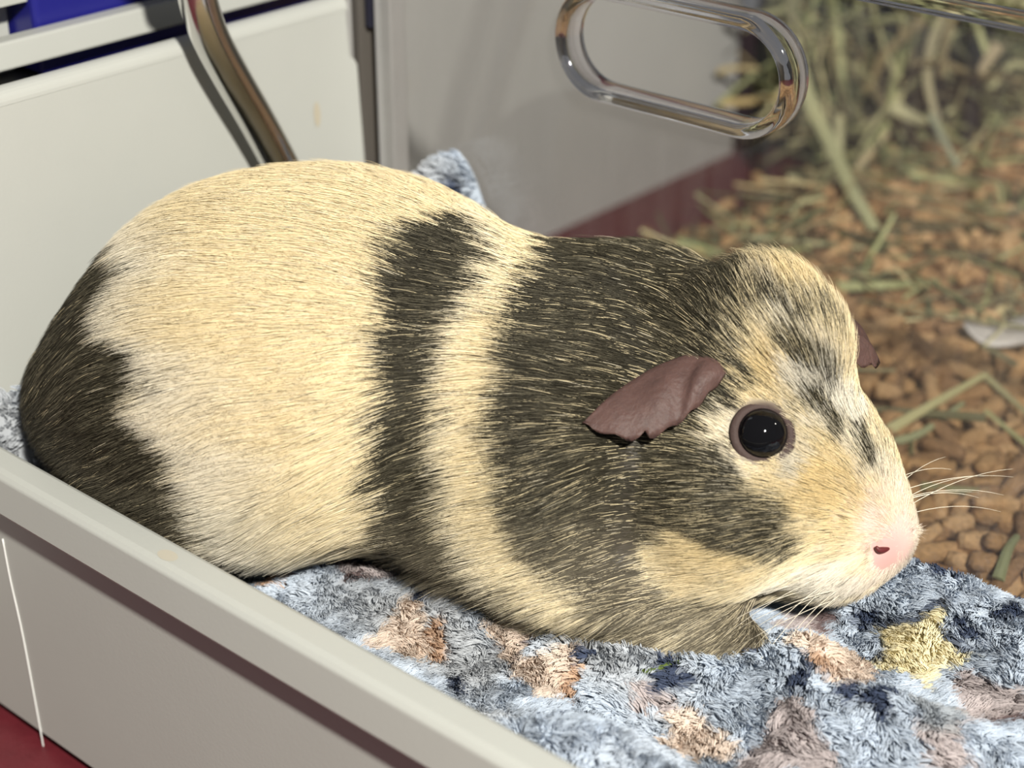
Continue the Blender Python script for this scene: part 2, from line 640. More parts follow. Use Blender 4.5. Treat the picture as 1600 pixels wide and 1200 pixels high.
MOUTH = (np.array([.1010, .0755, .0245]), np.array([.0880, .0800, .0215]))
PAWS = []
for cx, cn in ((.046, .058), (.064, .036)):
    base_ = np.array([cx, cn, .008])
    for s in (-1, 0, 1):
        PAWS.append((base_ + HS * s * .0028, base_ + HF * .012 + HS * s * .0050 - np.array([0, 0, .004]), .0026))
    PAWS.append((base_ - HF * .012 + np.array([0, 0, .010]), base_, .0055))


def surface_nets(fn, lo, hi, h):
    n = np.ceil((np.array(hi) - lo) / h).astype(int) + 1
    ax = [lo[i] + h * np.arange(n[i]) for i in range(3)]
    G = np.stack(np.meshgrid(*ax, indexing='ij'), -1)
    v = np.empty(n)
    for i in range(0, n[0], 24):
        v[i:i + 24] = fn(G[i:i + 24])
    neg = v < 0
    c = [neg[i:n[0] - 1 + i, j:n[1] - 1 + j, k:n[2] - 1 + k] for i in (0, 1) for j in (0, 1) for k in (0, 1)]
    cnt = sum(a.astype(int) for a in c)
    act = (cnt > 0) & (cnt < 8)
    idx = -np.ones(act.shape, int)
    cells = np.argwhere(act)
    idx[act] = np.arange(len(cells))
    P = np.zeros((len(cells), 3))
    Wt = np.zeros(len(cells))
    cor = [np.array(q) for q in np.ndindex(2, 2, 2)]
    for a in range(8):
        for b in range(a + 1, 8):
            if np.abs(cor[a] - cor[b]).sum() != 1:
                continue
            ca, cb = cells + cor[a], cells + cor[b]
            va, vb = v[tuple(ca.T)], v[tuple(cb.T)]
            m_ = (va < 0) != (vb < 0)
            t = np.where(m_, va / (va - vb + 1e-20), 0)
            P += np.where(m_[:, None], ca + t[:, None] * (cor[b] - cor[a]), 0)
            Wt += m_
    P = lo + h * P / Wt[:, None]
    F = []
    for d in range(3):
        e1, e2 = (d + 1) % 3, (d + 2) % 3
        s0 = [slice(1, -1)] * 3
        s1 = [slice(1, -1)] * 3
        s0[d], s1[d] = slice(0, n[d] - 1), slice(1, n[d])
        A, B_ = neg[tuple(s0)], neg[tuple(s1)]
        for flip, mk in ((False, A & ~B_), (True, ~A & B_)):
            q = np.argwhere(mk)
            off = np.ones(3, int)
            off[d] = 0
            q = q + off
            u1, u2 = np.zeros(3, int), np.zeros(3, int)
            u1[e1], u2[e2] = 1, 1
            quad = np.stack([idx[tuple((q - u1 - u2).T)], idx[tuple((q - u2).T)], idx[tuple(q.T)], idx[tuple((q - u1).T)]], -1)
            F.append(quad[:, ::-1] if flip else quad)
    F = np.concatenate(F)
    return P, F


BV, BF = surface_nets(body_sdf, np.array([-.165, -.075, -.006]), np.array([.118, .098, .122]), .0016)
for _ in range(3):
    dd = body_sdf(BV)
    BV = BV - np.clip(dd, -.0005, .0005)[:, None] * grad(BV, body_sdf)
BN = grad(BV, body_sdf)

# spine: arc length and angle round the body
SPN = np.array([(-.150, -.012, .05), (-.0653, .0111, .055), (-.01, .02, .052), (.0405, .03, .05), (.068, .045, .047),
                (.0875, .058, .037), (.108, .072, .03)])
seg = np.r_[0, np.cumsum(np.linalg.norm(np.diff(SPN, axis=0), axis=1))]
SS = np.linspace(0, seg[-1], 240)
SP = np.stack([np.interp(SS, seg, SPN[:, i]) for i in range(3)], -1)
for _ in range(60):
    SP[1:-1] = (SP[:-2] + 2 * SP[1:-1] + SP[2:]) / 4
STan = np.gradient(SP, axis=0)
STan /= np.linalg.norm(STan, axis=1)[:, None]


def s_theta(p):
    i = np.empty(len(p), int)
    for a in range(0, len(p), 20000):
        i[a:a + 20000] = ((p[a:a + 20000, None, :] - SP[None]) ** 2).sum(-1).argmin(1)
    q, T = p - SP[i], STan[i]
    sd = np.cross(T, [0, 0, 1.0])
    sd /= np.linalg.norm(sd, axis=1)[:, None]
    sd *= np.sign(sd[:, 1:2] + 1e-9)
    u = np.cross(T, sd)
    u *= np.sign(u[:, 2:3] + 1e-9)
    return SS[i] + (q * T).sum(-1), np.arctan2((q * sd).sum(-1), (q * u).sum(-1)), T


# coat pattern: borders of the dark bands as arc length s over angle theta (0 = top, + = near flank, - = far flank)
REAR = [(-3.2, .07), (-2.2, .075), (-1.2, .062), (-.3, .034), (.2, .040), (.5, .054), (.65, .060), (.74, .054), (.86, .053), (.97, .056), (1.05, .070), (1.19, .075), (1.33, .072), (1.44, .084),
        (1.62, .084), (1.85, .085), (2.2, .089), (3.2, .089)]
BAND_L = [(-3.2, .121), (-1.0, .124), (-.30, .150), (-.12, .136), (-.04, .129), (.10, .127), (.22, .1205), (.51, .119), (.71, .122), (.97, .1225), (1.24, .124), (1.47, .124), (1.8, .125), (2.16, .126), (3.2, .126)]
BAND_R = [(-3.2, .146), (-1.0, .146), (-.30, .134), (-.12, .139), (-.01, .141), (.2, .145), (.41, .145), (.61, .142), (.77, .1395), (1.04, .1405), (1.23, .144), (1.41, .143), (1.58, .146),
          (1.81, .147), (1.98, .155), (2.09, .164), (3.2, .172)]
SH_L = [(-3.2, .160), (-.45, .157), (.27, .156), (.63, .154), (.93, .1555), (1.18, .156), (1.41, .158), (1.63, .163), (1.87, .169), (1.97, .178),
        (2.02, .200), (2.2, .215), (3.2, .22)]
SH_R = [(-3.2, .215), (-1.6, .238), (-.8, .225), (-.3, .215), (.03, .216), (.2, .221), (.36, .219), (.46, .219), (.61, .222), (.98, .223), (1.1, .228), (1.16, .239),
        (1.25, .245), (1.40, .250), (1.46, .2535), (1.58, .2500), (1.64, .238), (1.68, .226), (1.75, .219), (1.88, .213), (2.0, .208), (3.2, .205)]


def border(tab, th):
    a = np.array(tab)
    return np.interp(th, a[:, 0], a[:, 1])


def sstep(x, w):
    t = np.clip(x / w * .5 + .5, 0, 1)
    return t * t * (3 - 2 * t)


# small dark streaks on the face: (start, end, half width), on the surface in the pig's frame
STREAKS = [np.array(q) for q in (
    (0.0661, 0.0494, 0.0979, 0.0738, 0.0558, 0.0944, 0.0028, 0.95),
    (0.0714, 0.0600, 0.0895, 0.0814, 0.0614, 0.0815, 0.0038, 0.9),
    (0.0767, 0.0645, 0.0762, 0.0847, 0.0648, 0.0663, 0.0024, 0.95),
    (0.0913, 0.0613, 0.0644, 0.0946, 0.0654, 0.0576, 0.0022, 1.0),
    (0.0576, 0.0836, 0.0426, 0.0706, 0.0830, 0.0397, 0.0034, 0.95),
    (0.0577, 0.0809, 0.0517, 0.0676, 0.0815, 0.0501, 0.0045, 0.8),
    (0.0792, 0.0527, 0.0949, 0.0852, 0.0521, 0.0900, 0.0035, 0.6),
    (0.0598, 0.0613, 0.0815, 0.0622, 0.0630, 0.0795, 0.0015, 0.7),
    (0.0465, 0.0759, 0.0544, 0.0546, 0.0759, 0.0582, 0.004, 0.5),
    (0.0731, 0.0664, 0.0719, 0.0780, 0.0640, 0.0782, 0.001, 0.4),
    (0.0311, 0.0857, 0.0221, 0.0596, 0.0831, 0.0156, 0.008, 0.85),
    (0.0135, 0.0758, 0.0387, 0.0312, 0.0857, 0.0211, 0.0095, 0.95),
    (-0.0253, 0.0645, 0.0273, 0.0068, 0.0811, 0.0199, 0.0045, 0.75),
    (-0.0172, 0.0698, 0.0308, -0.0123, 0.0662, 0.0202, 0.004, 0.6),
    (0.0182, 0.0663, 0.0095, 0.0667, 0.0821, 0.0095, 0.0122, 0.88),
)]
WHITES = [np.array(q) for q in (
    (0.0744, 0.0636, 0.0817, 0.0907, 0.0586, 0.0677, 0.006, 0.9),
    (0.0696, 0.0570, 0.0932, 0.0833, 0.0608, 0.0803, 0.0035, 0.7),
    (0.0749, 0.0689, 0.0657, 0.0713, 0.0741, 0.0592, 0.0035, 0.8),
    (0.0819, 0.0640, 0.0706, 0.0965, 0.0653, 0.0560, 0.005, 0.6),
    (0.0713, 0.0794, 0.0259, 0.0900, 0.0791, 0.0258, 0.006, 0.8),
    (0.0649, 0.0453, 0.0989, 0.0681, 0.0542, 0.0956, 0.002, 0.7),
    (0.0991, 0.0688, 0.0482, 0.1005, 0.0635, 0.0530, 0.005, 0.4),
    (0.0551, 0.0648, 0.0711, 0.0562, 0.0750, 0.0597, 0.003, 0.5),
)]
YELLOWS = [np.array(q) for q in (
    (0.0646, 0.0630, 0.0814, 0.0711, 0.0625, 0.0848, 0.006, 1.0),
    (0.0782, 0.0745, 0.0555, 0.0890, 0.0745, 0.0458, 0.01, 1.0),
    (0.0657, 0.0456, 0.0990, 0.0741, 0.0455, 0.0989, 0.006, 0.8),
    (0.0437, 0.0787, 0.0366, 0.0566, 0.0839, 0.0360, 0.006, 0.7),
    (0.0836, 0.0686, 0.0617, 0.0926, 0.0706, 0.0513, 0.006, 0.7),
)]


def coat(p, wob=1.0):
    """dark, white, yellow, pink weights at points near the skin"""
    s, th, T = s_theta(p)
    j = (vnoise(p, 260, 3) * .0028 + vnoise(p, 620, 4) * .0024) * wob
    hm = np.clip((s - .205) / .02, 0, 1)
    j = j + (vnoise(p, 150, 6) * .004 + vnoise(p * np.array([1, 1, 2.2]), 330, 7) * .004) * hm * wob
    j2 = (vnoise(p, 90, 5) * .003) * wob
    sj = s + j
    top_cut = sstep(th + .35 + j * 30, .25)                       # the middle band stops short of the far side
    w = .0028
    rear = sstep(border(REAR, th) - (sj + j2), w)
    band = sstep(sj - border(BAND_L, th), w) * sstep(border(BAND_R, th) - sj, w * 1.6) * top_cut
    sh = sstep(sj - border(SH_L, th), w) * sstep(border(SH_R, th) - (sj + j2 * .8), w * 1.4)
    dark = np.maximum(np.maximum(rear, band), sh)
    for q in STREAKS:
        d = capsule(p, q[:3], q[3:6], 0.0) + j * .45
        dark = np.maximum(dark, sstep(q[6] - d, .002) * q[7])
    white = np.zeros(len(p))
    white = np.maximum(white, sstep(s - border(REAR, th) + .002, .006) * sstep(border(REAR, th) + .014 - s, .016) * .75)
    white = np.maximum(white, sstep(s - border(BAND_R, th), .004) * sstep(border(BAND_R, th) + .004 - s, .006) * .5)
    for q in WHITES:
        white = np.maximum(white, sstep(q[6] - capsule(p, q[:3], q[3:6], 0.0) + j, .004) * q[7])
    yel = np.zeros(len(p))
    for q in YELLOWS:
        yel = np.maximum(yel, sstep(q[6] - capsule(p, q[:3], q[3:6], 0.0) + j, .006) * q[7])
    dn = np.linalg.norm(p - NOSE, axis=1)
    pink = sstep(.0150 - dn + j, .012)
    bel = sstep(np.abs(th) - 2.05, .5)
    # dark lower edge of the middle band and elbow: greyer, mixed with pale hair
    return dark, white, yel, pink, bel, s, th, T


C_DARK = np.array([.020, .017, .011])
C_TICK = np.array([.210, .184, .126])
C_CREAM = np.array([.775, .645, .405])
C_WHITE = np.array([.790, .740, .640])
C_YEL = np.array([.745, .565, .275])
C_PINK = np.array([.62, .43, .38])


def mixc(a, b, t):
    return a + (b - a) * t[:, None]


PIG_B = W(-.01, .03, 0.0)
pig = empty('guinea_pig', PIG_B, 'cream and dark brown banded guinea pig lying on the fleece blanket', 'guinea pig')


def to_world(p):
    return np.asarray(p) @ FRAME - PIG_B


def set_colour(me, col):
    a = me.color_attributes.new('tint', 'FLOAT_COLOR', 'POINT')
    a.data.foreach_set('color', np.concatenate([col, np.ones((len(col), 1))], 1).astype(np.float32).ravel())


dk, wh, ye, pk, bel, s_, th_, T_ = coat(BV)
skin = np.tile(C_CREAM * .75, (len(BV), 1))
skin = mixc(skin, C_WHITE * .8, wh)
skin = mixc(skin, np.array([.06, .048, .036]), dk)
deye_ = np.minimum(np.linalg.norm(BV - EYE, axis=1), np.linalg.norm(BV - mirror(EYE), axis=1))
skin = mixc(skin, np.array([.10, .07, .06]), sstep(.0090 - deye_, .002))
skin = mixc(skin, C_PINK, np.clip(pk * 1.2, 0, 1))
dnose = np.linalg.norm(BV - (NOSTRIL + np.array([.002, .0, -.0005])), axis=1)
rosy = sstep(.0056 - dnose, .004)
skin = mixc(skin, np.array([.56, .29, .275]), rosy * .75)
nst = np.minimum(np.linalg.norm(BV - NOSTRIL, axis=1), np.linalg.norm(BV - mirror(NOSTRIL), axis=1))
body_me = mesh_data('body', to_world(BV), BF, attr_mat('guinea_pig_skin', .5, .35, .12))
set_colour(body_me, skin)
body = bpy.data.objects.new('body', body_me)
link(body, pig)

# ---- fur, as hair curves growing from the skin
tri = np.concatenate([BF[:, [0, 1, 2]], BF[:, [0, 2, 3]]])
A = np.linalg.norm(np.cross(BV[tri[:, 1]] - BV[tri[:, 0]], BV[tri[:, 2]] - BV[tri[:, 0]]), axis=1) / 2
cen = BV[tri].mean(1)
dens = np.ones(len(tri))
dens *= np.where(cen[:, 2] < .008, .25, 1.0)
hd = np.linalg.norm(cen - np.array([.085, .062, .05]), axis=1)
dens *= 1 + 1.6 * np.clip(1 - hd / .055, 0, 1)               # the face has shorter, denser hair
dens *= np.where((cen - SP[120])[:, 1] < -.03, .6, 1.0)
NH = 560000
pick = RNG.choice(len(tri), NH, p=A * dens / (A * dens).sum())
u = RNG.random((NH, 2))
fl = u.sum(1) > 1
u[fl] = 1 - u[fl]
t3 = tri[pick]
HP = BV[t3[:, 0]] * (1 - u.sum(1))[:, None] + BV[t3[:, 1]] * u[:, :1] + BV[t3[:, 2]] * u[:, 1:]
HN = BN[t3[:, 0]] * (1 - u.sum(1))[:, None] + BN[t3[:, 1]] * u[:, :1] + BN[t3[:, 2]] * u[:, 1:]
HN /= np.linalg.norm(HN, axis=1)[:, None]
EYE2 = mirror(EYE)
d_eye = np.minimum(np.linalg.norm(HP - EYE, axis=1), np.linalg.norm(HP - EYE2, axis=1))
d_nostril = np.linalg.norm(HP - (NOSTRIL + np.array([.003, -.001, -.0012])), axis=1)
keep = (d_eye > .0078) & (d_nostril > .0036) & (RNG.random(NH) < np.clip((np.linalg.norm(HP - NOSE, axis=1) - .001) / .004, .5, 1))
HP, HN, d_eye = HP[keep], HN[keep], d_eye[keep]
NH = len(HP)
s, th, T = s_theta(HP)

# how the hair lies: back along the spine and down the flanks; on the head it fans out from the nose
d_nose = np.linalg.norm(HP - NOSE, axis=1)
hb = sstep(.085 - d_nose, .05)
away = (HP - NOSE) / (d_nose[:, None] + 1e-6)
down = np.array([0, 0, -1.0])
rumpf = np.clip((.10 - s) / .09, 0, 1)
side = np.clip(np.abs(np.sin(th)), 0, 1)
flow = -T + down * (.12 + .35 * side * (.3 + rumpf) + .35 * np.clip(np.abs(th) - 1.6, 0, 1))[:, None]
flow = flow * (1 - hb)[:, None] + (away + down * .10) * hb[:, None]
# the parting behind the brow: crown hair sweeps up and over
CROWN = np.array([.070, .044, .094])
cr = np.exp(-((HP - CROWN) ** 2).sum(1) / .018 ** 2)
flow = flow + cr[:, None] * (np.array([.25, -.1, .8]))
wob = np.stack([vnoise(HP, 70, 20 + i) for i in range(3)], -1) * .20 + np.stack([vnoise(HP, 330, 30 + i) for i in range(3)], -1) * .13
flow = flow + wob + RNG.normal(0, 1, (NH, 3)) * (.055 + .10 * cr)[:, None]
flow -= HN * (flow * HN).sum(1)[:, None]
flow /= np.linalg.norm(flow, axis=1)[:, None]

length = .0130 - .0050 * hb
length *= np.clip(.25 + d_nose / .05, .25, 1)
length *= np.clip(.35 + (d_eye - .0080) / .014, .35, 1)
length *= 1 + .25 * cr
length *= np.where(np.abs(th) > 1.9, 1.15, 1.0)
length *= RNG.uniform(.7, 1.2, NH)
dark, white, yel, pink, bel, _, th, _ = coat(HP + flow * (length * RNG.uniform(.35, .78, NH))[:, None] + RNG.normal(0, .0004, (NH, 3)) * hb[:, None])
lift = .24 + .10 * hb + .35 * cr + RNG.normal(0, .15, NH) * cr + RNG.normal(0, .05, NH) + vnoise(HP, 200, 50) * .06
lift = np.clip(lift, .08, 1.3)
NP_ = 5
tt_ = np.linspace(0, 1, NP_)
pts = np.empty((NH, NP_, 3))
for k, t in enumerate(tt_):
    rise = lift * (t - .45 * t * t)
    pts[:, k] = HP + HN * (-.0004 + rise * length)[:, None] + flow * (t * length)[:, None] + down * (.10 * t * t * length)[:, None]
pts = to_world(pts.reshape(-1, 3)).reshape(NH, NP_, 3)

# colours per hair, root to tip
rnd = RNG.random(NH)
rn2 = RNG.random(NH)
col = np.tile(C_CREAM, (NH, 1)) * (.82 + .32 * rnd)[:, None]
col = mixc(col, np.tile(C_WHITE, (NH, 1)), np.where(rn2 < .14, .45, 0.0))
col = mixc(col, np.tile(C_YEL, (NH, 1)), yel * .75)
col = mixc(col, np.tile(C_WHITE, (NH, 1)) * (.85 + .2 * rnd)[:, None], np.clip(white + bel * .4, 0, 1))
col = mixc(col, np.tile(np.array([.74, .64, .56]), (NH, 1)), pink * .85)
isdark = RNG.random(NH) < dark * (.98 - .10 * hb)
stray = (RNG.random(NH) < .018 + .085 * hb) & (dark < .3) & (pink < .3)
tick = RNG.random(NH)
fade = np.clip(np.abs(th) - 1.55, 0, .6) * .8                    # greyer, paler hair low on the flanks
ramp = np.empty((NH, NP_, 3))
for k, t in enumerate(tt_):
    ramp[:, k] = col * (.92 + .10 * t)
dcol = C_DARK * (.6 + .9 * rnd)[:, None]
tip = C_TICK * (.6 + .7 * rn2)[:, None]
for k, t in enumerate(tt_):
    amt = np.where(tick < .37 + fade, np.clip(1 - abs(t - .78) / .40, 0, 1) * np.where(tick < .12, 1.0, .75), .05)
    c = mixc(dcol, tip, amt)
    c = mixc(c, np.tile(np.array([.25, .21, .16]), (NH, 1)), fade * .6)
    ramp[isdark, k] = c[isdark]
    ramp[stray, k] = (C_DARK * 1.3)[None]
fur = bpy.data.hair_curves.new('fur')
fur.add_curves([NP_] * NH)
fur.position_data.foreach_set('vector', pts.astype(np.float32).ravel())
rad = np.empty((NH, NP_), np.float32)
wid = (.000056 - .000016 * hb) * RNG.uniform(.75, 1.25, NH)
for k, t in enumerate(tt_):
    rad[:, k] = wid * (1 - .80 * t ** 2.2)
ra = fur.attributes.get('radius') or fur.attributes.new('radius', 'FLOAT', 'POINT')
ra.data.foreach_set('value', rad.ravel())
ca = fur.attributes.new('tint', 'FLOAT_COLOR', 'POINT')
ca.data.foreach_set('color', np.concatenate([ramp, np.ones((NH, NP_, 1))], 2).astype(np.float32).ravel())
fur.materials.append(attr_mat('fur_hair', .5, .14))
fur_o = bpy.data.objects.new('fur', fur)
link(fur_o, pig, kind='stuff')


# ---- eyes
def ball(center, r, nu=32, nv=20):
    verts, faces = [], []
    for i in range(nv + 1):
        a = math.pi * i / nv
        for j in range(nu):
            b = 2 * math.pi * j / nu
            verts.append(center + r * np.array([math.sin(a) * math.cos(b), math.sin(a) * math.sin(b), math.cos(a)]))
    for i in range(nv):
        for j in range(nu):
            faces.append((i * nu + j, (i + 1) * nu + j, (i + 1) * nu + (j + 1) % nu, i * nu + (j + 1) % nu))
    return np.array(verts), faces


def axes_of(nv):
    nv = nv / np.linalg.norm(nv)
    a = np.cross(nv, [0, 0, 1.0])
    a /= np.linalg.norm(a)
    return nv, a, np.cross(a, nv)


LIDA = math.radians(-40)
M_EYE = pmat('eye_black', (.003, .0028, .0035, 1), .05, spec=.45, coat=0.0)
M_LID = pmat('eyelid_skin', (.060, .040, .036, 1), .6, spec=.12, bump=(900, .3))
for fl in (0, 1):
    ec = EYE - EYE_N / np.linalg.norm(EYE_N) * .0030
    nv = EYE_N.copy()
    if fl:
        ec = mirror(ec)
        nv = nv - 2 * (nv @ HS) * HS
    nv, a, b = axes_of(nv)
    vv, ff = ball(np.zeros(3), .0072)
    e_o = obj('eye', to_world(vv + ec), ff, M_EYE, pig)
    # lid: a soft ring round the ball, slightly almond shaped
    vs, fs = [], []
    n1, n2 = 48, 10
    for i in range(n1):
        g = 2 * math.pi * i / n1
        rr = .0067 * (1 + .05 * math.cos(2 * g) + .10 * max(0, math.cos(g - LIDA)) ** 6)
        ctr = a * math.cos(g) * rr * .96 + b * math.sin(g) * rr * 1.03 + nv * .0022
        out = a * math.cos(g) + b * math.sin(g)
        for j in range(n2):
            q = 2 * math.pi * j / n2
            vs.append(ec + ctr + out * (.0014 * math.cos(q) + .0005) + nv * .0010 * math.sin(q))
    for i in range(n1):
        for j in range(n2):
            fs.append((i * n2 + j, ((i + 1) % n1) * n2 + j, ((i + 1) % n1) * n2 + (j + 1) % n2, i * n2 + (j + 1) % n2))
    obj('eyelid', to_world(np.array(vs)), fs, M_LID, e_o)

# ---- ears: thin drooping flaps
EU = smooth_path([(.0560, .0605, .0800), (.0535, .0590, .0822), (.0480, .0560, .0828), (.0406, .0550, .0800), (.0338, .0570, .0772), (.0252, .0630, .0738), (.0182, .0685, .0690)], 30)
EL = smooth_path([(.0558, .0612, .0796), (.0515, .0645, .0762), (.0465, .0680, .0722), (.0405, .0708, .0686), (.0335, .0724, .0664), (.0262, .0720, .0672), (.0182, .0688, .0690)], 30)


EU2 = smooth_path([(.0890, .0520, .0815), (.0900, .0480, .0855), (.0870, .0400, .0880), (.0800, .0300, .0880), (.0740, .0180, .0850)], 30)
EL2 = smooth_path([(.0910, .0515, .0780), (.0980, .0470, .0750), (.1000, .0390, .0730), (.0940, .0260, .0715), (.0750, .0150, .0800)], 30)


def ear_mesh(U_, L_, flip):
    nu, nv = len(U_), 12
    top_, bot_ = [], []
    for i in range(nu):
        t = i / (nu - 1)
        for j in range(nv):
            v = j / (nv - 1)
            p = U_[i] * (1 - v) + L_[i] * v
            bow = .0030 * math.sin(math.pi * v) * math.sin(math.pi * min(t * 1.1, 1))
            fold = -.0036 * math.exp(-((t - .33 - .12 * v) / .07) ** 2) * math.sin(math.pi * min(1, v * .8 + .15))
            nick = .0007 * math.sin(t * 40) * max(0, v - .75) * 4 + (.0018 * math.exp(-((t - .66) / .018) ** 2) if j == nv - 1 else 0)
            p = p + HS * (bow + fold) * (-1 if flip else 1) + np.array([0, 0, 1]) * (bow * .5 + nick)
            top_.append(p)
            bot_.append(p - HS * .0011 * (-1 if flip else 1))
    V = np.array(top_ + bot_)
    F = []
    o2 = nu * nv
    for i in range(nu - 1):
        for j in range(nv - 1):
            a, b, c, d = i * nv + j, (i + 1) * nv + j, (i + 1) * nv + j + 1, i * nv + j + 1
            F.append((a, b, c, d))
            F.append((o2 + d, o2 + c, o2 + b, o2 + a))
    ring = [i * nv for i in range(nu)] + [(nu - 1) * nv + j for j in range(1, nv)] + [i * nv + nv - 1 for i in range(nu - 2, -1, -1)] + [j for j in range(nv - 2, 0, -1)]
    for k in range(len(ring)):
        a, b = ring[k], ring[(k + 1) % len(ring)]
        F.append((b, a, o2 + a, o2 + b))
    if flip:
        F = [f[::-1] for f in F]
    return V, F


M_EAR = pmat('ear_skin', (.084, .047, .041, 1), .55, spec=.25, noise=(260, .35), bump=(700, .35), sss=.15)
for fl in (0, 1):
    V, F = ear_mesh(EU2, EL2, fl) if fl else ear_mesh(EU, EL, fl)
    obj('ear', to_world(V), F, M_EAR, pig, label='bare brown pink ear flap' if not fl else None)

# ---- nostrils: small dark slits
M_NOSTRIL = pmat('nostril_dark', (.10, .012, .014, 1), .5)
for fl in (lambda v: v, mirror):
    sl = [fl(NOSTRIL + q) for q in (np.array([-.0012, .0004, .0014]), np.array([-.0003, .0003, .0003]), np.array([.0012, -.0005, -.0002]), np.array([.0027, -.0012, -.0002]))]
    obj('nostril', to_world(np.array(tube(smooth_path(sl, 12), list(.00075 * np.sin(np.linspace(.25, 2.9, 12)) + .00015), 8)[0])), tube(smooth_path(sl, 12), .001, 8)[1], M_NOSTRIL, pig)

# ---- whiskers
M_WHISK = pmat('whisker', (.75, .68, .55, 1), .4)


def whisker(p0, d0, ln, sag, rad=.00010):
    p0, d0 = np.array(p0), np.array(d0, float)
    d0 /= np.linalg.norm(d0)
    pth = [p0 + d0 * ln * t + np.array([0, 0, -1.0]) * sag * t * t for t in np.linspace(0, 1, 9)]
    obj('whisker', to_world(np.array(tube(np.array(pth), list(np.linspace(rad, rad * .35, 9)), 5)[0])),
        tube(np.array(pth), rad, 5)[1], M_WHISK, pig)


WB = NOSE + np.array([-.012, .004, -.004])
for i in range(9):
    a = i / 8
    whisker(WB + HS * .008 - HF * (.010 * random.random()) + np.array([0, 0, -.008 + .006 * random.random()]),
            HS * 1.0 - HF * (.2 + .9 * a) + np.array([0, 0, -.55 + .5 * random.random()]), .020 + .016 * random.random(), .006)
for i in range(9):
    a = i / 8
    whisker(mirror(WB + HS * .008) - HF * (.010 * random.random()) + np.array([0, 0, -.004 + .012 * random.random()]),
            -HS * .7 + HF * (.75 - .5 * a * random.random()) + np.array([0, 0, .15 + .65 * random.random()]), .024 + .014 * random.random(), .010)
# ------------------------------------------------------------------ fleece blanket
BX0, BX1, BY0, BY1 = -.1125, .34, -.1165, .0575
FOLDS = [  # ridge lines: (x0, y0, x1, y1, half width, height)
    (.066, -.100, .100, -.0830, .011, .012), (.100, -.0830, .170, -.075, .011, .014), (.08, -.043, .118, -.018, .011, .010),
    (.118, -.018, .150, -.022, .011, .008), (.13, .040, .30, .040, .008, .001), (.13, -.035, .19, .01, .010, .006), (.020, -.050, .060, -.046, .012, .006),
    (-.02, -.066, .03, -.060, .009, .006)]


def blanket_z(x, y):
    p = np.stack([x, y, np.zeros_like(x)], -1)
    z = -.001 + vnoise(p, 32, 60) * .003 + vnoise(p, 75, 61) * .0016
    for x0, y0, x1, y1, w, h in FOLDS:
        t = np.clip(((x - x0) * (x1 - x0) + (y - y0) * (y1 - y0)) / ((x1 - x0) ** 2 + (y1 - y0) ** 2), 0, 1)
        d = np.hypot(x - x0 - t * (x1 - x0), y - y0 - t * (y1 - y0))
        z = z + h * np.exp(-(d / w) ** 2)
    ry = np.clip(np.minimum((y + .002) / .030, (.058 - y) / .026), 0, 1) * np.clip((x - .080) / .03, 0, 1)   # slopes up to the clear panel
    z = z + .0125 * ry * ry * (3 - 2 * ry)
    end = np.clip((-.094 - x) / .016, 0, 1) * np.clip((.040 - y) / .02, 0, 1)                      # ridden up the end wall
    z = z + .044 * end * end * (3 - 2 * end)
    cor = np.clip((.026 - x) / .06, 0, 1) * np.clip((y - .020) / .024, 0, 1)
    lump = np.exp(-((x + .074) / .021) ** 2) * np.clip((y - .022) / .020, 0, 1)
    z = z + .026 * cor + .058 * lump
    return z


nx_, ny_ = 300, 120
gx, gy = np.meshgrid(np.linspace(BX0, BX1, nx_), np.linspace(BY0, BY1, ny_), indexing='ij')
GX, GY = gx.ravel(), gy.ravel()
GZ = blanket_z(GX, GY)
def pig_d(X, Y, Z):
    p = np.stack([X, Y, Z], -1) @ FRAME.T
    return body_sdf(p)
for _ in range(40):
    dd = pig_d(GX, GY, GZ)
    GZ = np.where(dd < .0015, GZ - .002, GZ)
GZ = np.maximum(GZ, -.052)
zz = GZ.reshape(nx_, ny_)
for _ in range(14):                                              # the cloth sags gently round the animal, no steps
    zz[61:, :] = np.minimum(zz[61:, :], zz[60:-1, :] + .0012)
    zz[60:-1, :] = np.minimum(zz[60:-1, :], zz[61:, :] + .0012)
    zz[90:, 1:] = np.minimum(zz[90:, 1:], zz[90:, :-1] + .0012)
    zz[90:, :-1] = np.minimum(zz[90:, :-1], zz[90:, 1:] + .0012)
for _ in range(2):
    z2 = zz.copy()
    z2[1:-1, 1:-1] = (zz[:-2, 1:-1] + zz[2:, 1:-1] + zz[1:-1, :-2] + zz[1:-1, 2:] + 2 * zz[1:-1, 1:-1]) / 6
    zz = np.minimum(z2, zz + .001)
bverts = np.stack([GX, GY, zz.ravel()], -1)
bfaces = [(i * ny_ + j, (i + 1) * ny_ + j, (i + 1) * ny_ + j + 1, i * ny_ + j + 1) for i in range(nx_ - 1) for j in range(ny_ - 1)]

